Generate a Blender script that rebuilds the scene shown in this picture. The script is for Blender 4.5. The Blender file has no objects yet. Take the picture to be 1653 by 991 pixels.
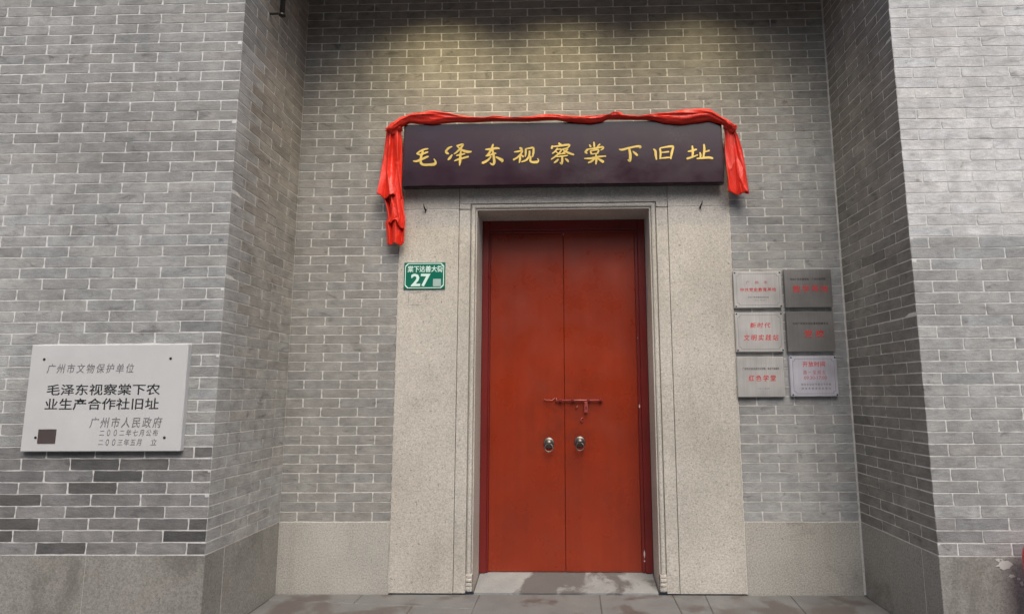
import bpy, bmesh, math, random
from mathutils import Vector, Matrix
random.seed(7)
S = bpy.context.scene
COL = S.collection
R = math.radians

# ------------------------------------------------------------------ camera, world, sun, exposure
cam_d = bpy.data.cameras.new('camera')
cam = bpy.data.objects.new('camera', cam_d); COL.objects.link(cam); S.camera = cam
cam_d.sensor_width = 36.0
cam_d.lens = 978.18/1653*36.0
cam_d.shift_x = -(892.9-826.5)/1653
cam_d.shift_y = (493.22-495.5)/1653
cam_d.clip_end = 2000
_right = Vector((0.9996733, 0.02503607, -0.0051472))
_fwd = Vector((-0.02405098, 0.9895576, 0.1421172))
_up = Vector((0.0086515, -0.14194698, 0.98983645))
cam.matrix_world = Matrix(((_right.x, _up.x, -_fwd.x, 0), (_right.y, _up.y, -_fwd.y, -4.3373),
                           (_right.z, _up.z, -_fwd.z, 1.3498), (0, 0, 0, 1)))

SUN_EL, SUN_AZ = 52.0, 15.0        # height above the lane; degrees to the right (+) of straight in front of the wall
w = bpy.data.worlds.new("World"); S.world = w; w.use_nodes = True
nt = w.node_tree; bg = nt.nodes['Background']
sky = nt.nodes.new('ShaderNodeTexSky'); sky.sky_type = 'NISHITA'; sky.sun_disc = False
sky.sun_elevation = R(SUN_EL); sky.sun_rotation = R(180-SUN_AZ)
sky.air_density = 1.0; sky.dust_density = 4.0; sky.ozone_density = .4
nt.links.new(sky.outputs[0], bg.inputs[0]); bg.inputs[1].default_value = 0.15
sun_d = bpy.data.lights.new('sun', 'SUN'); sun_d.energy = 1.45; sun_d.angle = R(40); sun_d.color = (1, .965, .91)
sun = bpy.data.objects.new('sun', sun_d); COL.objects.link(sun)
_d = Vector((math.sin(R(SUN_AZ))*math.cos(R(SUN_EL)), -math.cos(R(SUN_AZ))*math.cos(R(SUN_EL)), math.sin(R(SUN_EL))))
sun.rotation_euler = _d.to_track_quat('Z', 'Y').to_euler(); sun.location = (4, -8, 12)
vs = S.view_settings; vs.view_transform = 'Standard'; vs.look = 'None'; vs.exposure = 0.36; vs.gamma = 1.0
vs.use_curve_mapping = False

# ------------------------------------------------------------------ helpers
def mat(name, rough=.8, metal=0.0, base=(.5, .5, .5)):
    m = bpy.data.materials.new(name); m.use_nodes = True
    b = m.node_tree.nodes['Principled BSDF']
    b.inputs['Roughness'].default_value = rough; b.inputs['Metallic'].default_value = metal
    b.inputs['Base Color'].default_value = (*base, 1)
    return m, m.node_tree, b
class NT:
    """small node writer: noise, ramps, mixes"""
    def __init__(s, nt):
        s.nt = nt; s.geo = nt.nodes.new('ShaderNodeNewGeometry'); s.pos = s.geo.outputs['Position']
    def n(s, t, **k):
        x = s.nt.nodes.new(t)
        for a, b in k.items(): setattr(x, a, b)
        return x
    def put(s, sock, v):
        if hasattr(v, 'is_output') or isinstance(v, bpy.types.NodeSocket): s.nt.links.new(v, sock)
        elif isinstance(v, (tuple, list)) and len(v) == 3 and sock.type == 'RGBA': sock.default_value = (*v, 1)
        else: sock.default_value = v
    def noise(s, scale, detail=4, rough=.55, stretch=None, off=(0, 0, 0), dist=0):
        mp = s.n('ShaderNodeMapping'); s.nt.links.new(s.pos, mp.inputs[0])
        mp.inputs['Location'].default_value = off
        if stretch: mp.inputs['Scale'].default_value = stretch
        t = s.n('ShaderNodeTexNoise'); s.nt.links.new(mp.outputs[0], t.inputs['Vector'])
        t.inputs['Scale'].default_value = scale; t.inputs['Detail'].default_value = detail
        t.inputs['Roughness'].default_value = rough; t.inputs['Distortion'].default_value = dist
        return t.outputs['Fac']
    def rng(s, v, a, b, c=0., d=1.):
        t = s.n('ShaderNodeMapRange'); s.put(t.inputs[0], v)
        for i, x in zip((1, 2, 3, 4), (a, b, c, d)): t.inputs[i].default_value = x
        return t.outputs[0]
    def math(s, op, a, b):
        t = s.n('ShaderNodeMath', operation=op); s.put(t.inputs[0], a); s.put(t.inputs[1], b); return t.outputs[0]
    def mix(s, f, a, b, mode='MIX'):
        t = s.n('ShaderNodeMix', data_type='RGBA', blend_type=mode)
        s.put(t.inputs[0], f); s.put(t.inputs[6], a); s.put(t.inputs[7], b); return t.outputs[2]
    def grey(s, v):
        t = s.n('ShaderNodeCombineColor')
        for i in range(3): s.put(t.inputs[i], v)
        return t.outputs[0]
    def bump(s, b, h, strength, dist=.01):
        t = s.n('ShaderNodeBump'); t.inputs['Strength'].default_value = strength; t.inputs['Distance'].default_value = dist
        s.nt.links.new(h, t.inputs['Height']); s.nt.links.new(t.outputs[0], b.inputs['Normal'])

def link(name, me, m=None, parent=None, kind=None):
    o = bpy.data.objects.new(name, me); COL.objects.link(o)
    if m is not None and me is not None and not me.materials: me.materials.append(m)
    if parent: o.parent = parent
    if kind: o['kind'] = kind
    return o
def thing(name, label, cat, loc=(0, 0, 0), group=None):
    o = bpy.data.objects.new(name, None); COL.objects.link(o); o.location = loc
    o['label'] = label; o['category'] = cat; o.empty_display_size = .1
    if group: o['group'] = group
    return o
def bm_mesh(bm, name='mesh', smooth=False):
    me = bpy.data.meshes.new(name); bm.normal_update(); bm.to_mesh(me); bm.free()
    if smooth:
        for p in me.polygons: p.use_smooth = True
    return me
def box(bm, x0, x1, y0, y1, z0, z1, bev=0.0):
    vs_ = [bm.verts.new((x, y, z)) for z in (z0, z1) for y in (y0, y1) for x in (x0, x1)]
    fs = [bm.faces.new([vs_[i] for i in q]) for q in ((0, 2, 3, 1), (4, 5, 7, 6), (0, 1, 5, 4), (2, 6, 7, 3), (0, 4, 6, 2), (1, 3, 7, 5))]
    if bev:
        es = {e for f in fs for e in f.edges}
        bmesh.ops.bevel(bm, geom=list(es), offset=bev, segments=1, affect='EDGES', profile=.5)
def part_box(name, parent, m, x0, x1, y0, y1, z0, z1, bev=0.0):
    """a box given in world metres, hung under its thing"""
    p = parent.location if parent else Vector((0, 0, 0))
    bm = bmesh.new(); box(bm, x0-p.x, x1-p.x, y0-p.y, y1-p.y, z0-p.z, z1-p.z, bev)
    return link(name, bm_mesh(bm, name), m, parent)
def tube(bm, pts, r, seg=8, caps=True):
    """round bar along a list of points; r one radius or one per point"""
    pts = [Vector(p) for p in pts]; rings = []
    for i, p in enumerate(pts):
        d = (pts[min(i+1, len(pts)-1)]-pts[max(i-1, 0)]).normalized()
        a = d.orthogonal().normalized() if i == 0 else (rings_a - d*rings_a.dot(d)).normalized()
        rings_a = a; b = d.cross(a); rr = r[i] if isinstance(r, (list, tuple)) else r
        rings.append([bm.verts.new(p+(a*math.cos(t)+b*math.sin(t))*rr) for t in [2*math.pi*k/seg for k in range(seg)]])
    for r0, r1 in zip(rings, rings[1:]):
        for k in range(seg): bm.faces.new((r0[k], r0[(k+1) % seg], r1[(k+1) % seg], r1[k]))
    if caps: bm.faces.new(rings[0][::-1]); bm.faces.new(rings[-1])
def lathe(bm, prof, seg=20, axis='Z', at=(0, 0, 0)):
    """prof: list of (radius, height) turned round an axis"""
    at = Vector(at); rings = []
    for r, h in prof:
        ring = []
        for k in range(seg):
            t = 2*math.pi*k/seg; c, s_ = math.cos(t)*r, math.sin(t)*r
            ring.append(bm.verts.new(at+(Vector((c, s_, h)) if axis == 'Z' else Vector((c, -h, s_)))))
        rings.append(ring)
    for r0, r1 in zip(rings, rings[1:]):
        for k in range(seg): bm.faces.new((r0[k], r0[(k+1) % seg], r1[(k+1) % seg], r1[k]))
    bm.faces.new(rings[0][::-1]); bm.faces.new(rings[-1])
    bmesh.ops.recalc_face_normals(bm, faces=bm.faces[:])

# ------------------------------------------------------------------ lettering from Blender's own font
_gl = {}
def glyph(ch, bold):
    k = (ch, bold)
    if k not in _gl:
        c = bpy.data.curves.new('lettering', 'FONT'); c.body = ch; c.size = 1; c.resolution_u = 2; c.offset = bold
        o = bpy.data.objects.new('lettering', c); COL.objects.link(o)
        dg = bpy.context.evaluated_depsgraph_get(); me = bpy.data.meshes.new_from_object(o.evaluated_get(dg))
        _gl[k] = ([v.co.copy() for v in me.vertices], [tuple(p.vertices) for p in me.polygons])
        bpy.data.objects.remove(o); bpy.data.curves.remove(c); bpy.data.meshes.remove(me)
    return _gl[k]
def letters(name, text, parent, m, x0, x1, z0, z1, y, bold=0.0, fill=.92, slant=0.0, whole=False, drop=0.0):
    """one line of writing as one flat mesh just in front of plane y; whole=True keeps the font's own spacing"""
    p = parent.location; V, F = [], []
    if whole: items = [(text, x0, x1)]
    else:
        cw = (x1-x0)/len(text); items = [(ch, x0+i*cw+cw*(1-fill)/2, x0+(i+1)*cw-cw*(1-fill)/2) for i, ch in enumerate(text) if ch.strip()]
    for ch, a, b in items:
        vs_, fs = glyph(ch, bold)
        if not vs_: continue
        if whole or ch in '0123456789O':
            lx, hx = min(v.x for v in vs_), max(v.x for v in vs_); lz, hz = min(v.y for v in vs_), max(v.y for v in vs_)
            if not whole: wd = (b-a)*.62; mid = (a+b)/2; a, b = mid-wd/2, mid+wd/2
        elif ch in '一二三·-・':
            lx, hx, lz, hz = 0, 1, -.12, .88
        else: lx, hx, lz, hz = .03, .97, -.09, .85
        n0 = len(V)
        for v in vs_:
            t = (v.x-lx)/(hx-lx); q = (v.y-lz)/(hz-lz)
            xx = a+(b-a)*t+slant*(q-.5)*(z1-z0); dz = drop*((xx-x0)/(x1-x0)-.5)
            V.append((xx-p.x, y-p.y, z0+(z1-z0)*q+dz-p.z))
        F += [tuple(i+n0 for i in f) for f in fs]
    me = bpy.data.meshes.new(name); me.from_pydata(V, [], F)
    bm = bmesh.new(); bm.from_mesh(me); bmesh.ops.recalc_face_normals(bm, faces=bm.faces[:])
    ext = bmesh.ops.extrude_face_region(bm, geom=bm.faces[:])
    bmesh.ops.translate(bm, vec=(0, .0012, 0), verts=[g for g in ext['geom'] if isinstance(g, bmesh.types.BMVert)])
    bmesh.ops.recalc_face_normals(bm, faces=bm.faces[:]); bm.to_mesh(me); bm.free()
    return link(name, me, m, parent)

# ------------------------------------------------------------------ materials
def brick_material(name, attr=False, side=None):
    m, nt_, b = mat(name, .82); g = NT(nt_)
    if attr: c = g.n('ShaderNodeAttribute', attribute_name='tint').outputs['Color']
    else: c = g.n('ShaderNodeObjectInfo').outputs['Color']
    if side:       # right: street face lime washed, side bare; left: side carries the return's painted light
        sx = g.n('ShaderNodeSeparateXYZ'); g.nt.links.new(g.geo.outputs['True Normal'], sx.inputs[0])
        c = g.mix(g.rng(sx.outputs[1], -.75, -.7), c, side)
    big = g.rng(g.noise(1.3, 5, .6), .3, .7, .84, 1.14)
    mid = g.rng(g.noise(9, 6, .65, (1, 1, 1.6)), .3, .7, .74, 1.24)
    streak = g.rng(g.noise(14, 5, .7, (1, 1, 9), (3, 1, 2)), .3, .7, .88, 1.1)
    fine = g.rng(g.noise(170, 3, .6), .25, .75, .86, 1.14)
    f = g.math('MULTIPLY', g.math('MULTIPLY', big, mid), g.math('MULTIPLY', streak, fine))
    run = g.rng(g.noise(3.2, 5, .6, (1, 1, .12), (2, 2, 2)), .32, .68, .86, 1.12)
    c = g.mix(1.0, c, g.grey(g.math('MULTIPLY', f, run)), 'MULTIPLY')
    soot = g.rng(g.noise(7, 5, .6, (1, 1, 1.8), (9, 4, 5), .6), .60, .72)
    c = g.mix(g.math('MULTIPLY', soot, .6), c, (.055, .052, .05))
    pit = g.rng(g.noise(60, 2, .5, (1, 1, 1.5), (1, 7, 2)), .74, .80)
    c = g.mix(g.math('MULTIPLY', pit, .7), c, (.03, .03, .03))
    lime = g.rng(g.noise(5, 6, .7, (1, 1, 1.5), (2, 8, 3), .4), .64, .76)
    c = g.mix(g.math('MULTIPLY', lime, .18), c, (.42, .42, .41))
    warm = g.rng(g.noise(2.2, 4, .6, None, (5, 5, 1)), .5, .75)
    c = g.mix(g.math('MULTIPLY', warm, .08), c, (.30, .265, .22))
    g.put(b.inputs['Base Color'], c)
    g.bump(b, g.math('ADD', g.math('MULTIPLY', g.noise(38, 5, .65, (1, 1, 1.6)), 1.0), g.math('MULTIPLY', g.noise(190, 2), .35)), .8, .005)
    return m
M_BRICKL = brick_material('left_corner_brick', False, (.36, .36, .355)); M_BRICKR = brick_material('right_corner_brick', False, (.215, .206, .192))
M_BRICK = brick_material('weathered_grey_brick'); M_BRICKA = brick_material('weathered_grey_brick_mass', True)
def mortar_material(name, col, amount, grime=(.17, .16, .15)):
    m, nt_, b = mat(name, .9); g = NT(nt_)
    k = g.rng(g.noise(3.3, 6, .65, None, (4, 2, 1)), .62-amount*.5, .78-amount*.5)
    fine = g.rng(g.noise(45, 4, .6), .45, .7)
    k = g.math('MAXIMUM', g.math('MULTIPLY', k, .85), g.math('MULTIPLY', fine, .35))
    c = g.mix(k, col, grime)
    g.put(b.inputs['Base Color'], c); g.bump(b, g.noise(120, 4), .5, .003)
    return m
M_MORTAR = mortar_material('white_lime_mortar', (.64, .64, .625), .05)
M_MORTAR_SIDE = mortar_material('dusty_lime_mortar', (.60, .585, .55), .06)
M_MORTAR_BACK = mortar_material('greyed_lime_mortar', (.62, .61, .585), .10)
def granite_material(name, base, warm=(.36, .33, .28), spots=.8, dirt=.4, rough=.75):
    m, nt_, b = mat(name, rough); g = NT(nt_)
    v = g.rng(g.noise(1.6, 5, .6), .3, .7, .86, 1.12)
    sp = g.rng(g.noise(95, 3, .7, None, (3, 3, 3)), .3, .7, 1-.38*spots, 1+.30*spots)
    c = g.mix(1.0, base, g.grey(g.math('MULTIPLY', v, sp)), 'MULTIPLY')
    w_ = g.rng(g.noise(1.1, 4, .6, None, (7, 1, 3)), .45, .7)
    c = g.mix(g.math('MULTIPLY', w_, .45), c, g.mix(1.0, warm, g.grey(sp), 'MULTIPLY'))
    dk = g.rng(g.noise(75, 2, .5, None, (1, 9, 4)), .66, .72)
    c = g.mix(g.math('MULTIPLY', dk, .55), c, (.07, .065, .06))
    d = g.rng(g.noise(2.4, 6, .62, (1, 1, .8), (6, 6, 6), .5), .56, .72)
    c = g.mix(g.math('MULTIPLY', d, dirt), c, (.10, .092, .08))
    ws = g.rng(g.noise(6, 5, .6, (1, 1, .1), (4, 4, 9), .2), .54, .74)
    c = g.mix(g.math('MULTIPLY', ws, .22), c, (.17, .155, .13))
    pk = g.rng(g.noise(24, 3, .6, None, (2, 9, 9)), .70, .76)
    c = g.mix(g.math('MULTIPLY', pk, .5), c, (.12, .11, .10))
    g.put(b.inputs['Base Color'], c); g.bump(b, g.math('ADD', g.noise(130, 4, .7), g.math('MULTIPLY', pk, -.8)), .5, .004)
    return m
M_GRAN = granite_material('pale_granite', (.50, .475, .43), dirt=.15)
M_GRANP = granite_material('plinth_granite', (.40, .39, .36), (.42, .38, .32), .9, .5)
M_GRANM = granite_material('mid_plinth_granite', (.29, .28, .26), (.29, .26, .215), .9, .55)
M_GRAND = granite_material('dark_plinth_granite', (.265, .26, .243), (.25, .225, .185), .9, .75)
def paint(name, base, rough=.35, coat=.0, var=.12, dust=None, metal=0.0):
    m, nt_, b = mat(name, rough, metal); g = NT(nt_)
    v = g.rng(g.noise(2.2, 5, .6), .3, .7, 1-var, 1+var)
    c = g.mix(1.0, base, g.grey(v), 'MULTIPLY')
    if dust: c = g.mix(g.math('MULTIPLY', g.rng(g.noise(3.1, 6, .65, None, (2, 2, 5)), .5, .75), dust[1]), c, dust[0])
    g.put(b.inputs['Base Color'], c); b.inputs['Coat Weight'].default_value = coat; b.inputs['Coat Roughness'].default_value = .25
    g.put(b.inputs['Roughness'], g.rng(g.noise(4, 5, .6, None, (1, 5, 5)), .3, .7, max(rough-.08, .05), rough+.1))
    g.bump(b, g.noise(30, 4), .06, .004)
    return m
M_DOOR = paint('red_door_paint', (.245, .027, .008), .30, .12, .12, ((.20, .036, .018), .4))
_g = NT(M_DOOR.node_tree); _b = M_DOOR.node_tree.nodes['Principled BSDF']      # brush marks and hand grime on the leaves
_c = _b.inputs['Base Color'].links[0].from_socket
_c = _g.mix(1.0, _c, _g.grey(_g.rng(_g.noise(22, 5, .7, (1, 1, .05), (3, 0, 1)), .3, .7, .93, 1.06)), 'MULTIPLY')
_x = _g.n('ShaderNodeSeparateXYZ'); _g.nt.links.new(_g.pos, _x.inputs[0])
_near = _g.math('MULTIPLY', _g.rng(_g.math('ABSOLUTE', _g.math('ADD', _x.outputs[0], .03), 0), .08, .38, 1, 0), _g.rng(_g.math('ABSOLUTE', _g.math('SUBTRACT', _x.outputs[2], 1.12), 0), .12, .5, 1, 0))
_gr = _g.math('MULTIPLY', _g.rng(_g.noise(7, 7, .7, None, (1, 3, 1), .5), .42, .62), _near)
_c = _g.mix(_g.math('MULTIPLY', _gr, .45), _c, (.10, .022, .012))
_sc = _g.rng(_g.noise(9, 4, .8, (6, 1, .5), (8, 1, 2), .4), .70, .74)
_c = _g.mix(_g.math('MULTIPLY', _sc, .35), _c, (.34, .10, .07))
_g.put(_b.inputs['Base Color'], _c)
M_FRAME = paint('dark_red_frame_paint', (.165, .014, .012), .35, .15, .15)
M_BOARD = paint('dark_plum_lacquer', (.020, .004, .011), .20, .10, .2, ((.032, .010, .021), .25))
M_GOLD = paint('gilt_paint', (.56, .41, .11), .36, 0, .25, None, .4)
M_IRON = paint('dark_iron', (.03, .028, .026), .55, 0, .2, None, .5)
M_NICK = paint('tarnished_nickel', (.17, .16, .15), .42, 0, .35, None, .85)
M_BLACK = paint('black_plastic', (.014, .013, .013), .4)
M_REDMETAL = paint('worn_red_bolt_paint', (.30, .060, .052), .3, .3, .3)
M_DARKHOLE = paint('dark_void', (.01, .008, .008), .9)
M_CHIP = paint('bare_primer', (.62, .5, .48), .7)
M_MARBLE = paint('grey_white_stone', (.54, .545, .545), .6, 0, .06, ((.46, .465, .47), .5))
M_INKB = paint('black_lettering', (.022, .022, .024), .6)
M_INKG = paint('grey_lettering', (.17, .17, .175), .6)
M_BRONZE = paint('dull_bronze', (.085, .075, .072), .5, 0, .3, ((.12, .06, .05), .6), .3)
M_GREEN = paint('green_enamel', (.0, .135, .088), .3, .3, .08)
M_MINT = paint('pale_mint_print', (.62, .82, .76), .4)
M_STICK = paint('faded_sticker', (.33, .45, .43), .5)
M_TXTR = paint('red_lettering', (.58, .035, .035), .5)
M_TXTP = paint('faded_red_lettering', (.50, .13, .17), .5)
M_CAN = paint('red_enamel', (.62, .02, .03), .35, .3)
M_RESID = paint('glue_residue', (.20, .19, .17), .8)
M_CEIL = paint('grey_render', (.10, .10, .10), .9); M_SOFFIT = paint('white_plaster_ceiling', (.55, .54, .51), .9)
M_PLAST = paint('white_plaster_smear', (.52, .52, .50), .9)
def steel(name, base, rough):
    m, nt_, b = mat(name, rough, .6); g = NT(nt_)
    v = g.rng(g.noise(3, 3, .5, (60, 1, 1)), .3, .7, .9, 1.08)
    cl = g.rng(g.noise(3.5, 3, .5, None, (5, 1, 1)), .3, .7, .68, 1.15)
    g.put(b.inputs['Base Color'], g.mix(1.0, base, g.grey(g.math('MULTIPLY', v, cl)), 'MULTIPLY'))
    g.bump(b, g.noise(8, 3, .5, (1, 1, 60)), .08, .002)
    return m
M_STEEL = steel('brushed_steel', (.62, .61, .60), .42); M_STEELD = steel('dim_reflection_steel', (.30, .295, .29), .36)  # darker copy of the steel paints in the dim reflection of two plaques
M_STEELB = steel('bluish_brushed_steel', (.66, .66, .74), .45); M_ETCH = paint('etched_line', (.25, .25, .26), .6)
def cloth_material():
    m, nt_, b = mat('red_satin', .36); g = NT(nt_)
    v = g.rng(g.noise(6, 4, .6), .3, .7, .85, 1.12)
    g.put(b.inputs['Base Color'], g.mix(1.0, (.74, .030, .013), g.grey(v), 'MULTIPLY'))
    b.inputs['Sheen Weight'].default_value = .12; b.inputs['Sheen Roughness'].default_value = .35
    b.inputs['Sheen Tint'].default_value = (1, .35, .25, 1)
    b.inputs['Subsurface Weight'].default_value = 0.0
    g.bump(b, g.noise(26, 5, .62, (1, 1, .4), (0, 0, 0), 1.6), .6, .012)
    return m
M_CLOTH = cloth_material()
def paving_material(name, base, patch, lo, hi, amt, off, track=False):
    m, nt_, b = mat(name, .7); g = NT(nt_)
    c = g.mix(1.0, base, g.grey(g.rng(g.noise(3, 6, .65), .3, .7, .8, 1.15)), 'MULTIPLY')
    c = g.mix(1.0, c, g.grey(g.rng(g.noise(150, 3), .3, .7, .85, 1.12)), 'MULTIPLY')
    k = g.rng(g.noise(2.6, 8, .62, None, off, .35), lo, hi)
    if track:      # the part people step on, worn through the paint
        sx = g.n('ShaderNodeSeparateXYZ'); g.nt.links.new(g.pos, sx.inputs[0])
        far = g.rng(g.math('ABSOLUTE', g.math('SUBTRACT', sx.outputs[0], .02), 0), .22, .52, 0, 1)
        k = g.rng(g.math('SUBTRACT', g.noise(3.4, 8, .66, None, off, .5), g.math('MULTIPLY', far, .22)), lo, hi)
    c = g.mix(g.math('MULTIPLY', k, amt), c, patch)
    g.put(b.inputs['Base Color'], c)
    g.put(b.inputs['Roughness'], g.rng(k, 0, 1, .78, .5))
    g.bump(b, g.noise(90, 4), .35, .003)
    return m
M_PAVE = paving_material('cement_smeared_granite_slab', (.165, .165, .165), (.085, .066, .06), .51, .58, .7, (1.2, 4.0, 0))
M_THRESH = paving_material('painted_threshold_stone', (.27, .28, .28), (.07, .067, .065), .38, .46, .75, (.3, 2.2, 0), True)
M_GROUT = paving_material('dark_grout', (.085, .08, .075), (.05, .05, .045), .5, .6, .5, (0, 0, 0))
M_LANE = paving_material('lane_concrete', (.22, .22, .215), (.12, .11, .10), .5, .6, .6, (3, 0, 0))
M_LAMPGLASS, _nt, _b = mat('warm_lamp_glass', .3); _b.inputs['Emission Color'].default_value = (1, .75, .42, 1); _b.inputs['Emission Strength'].default_value = 8

SPOT_W = 38
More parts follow.
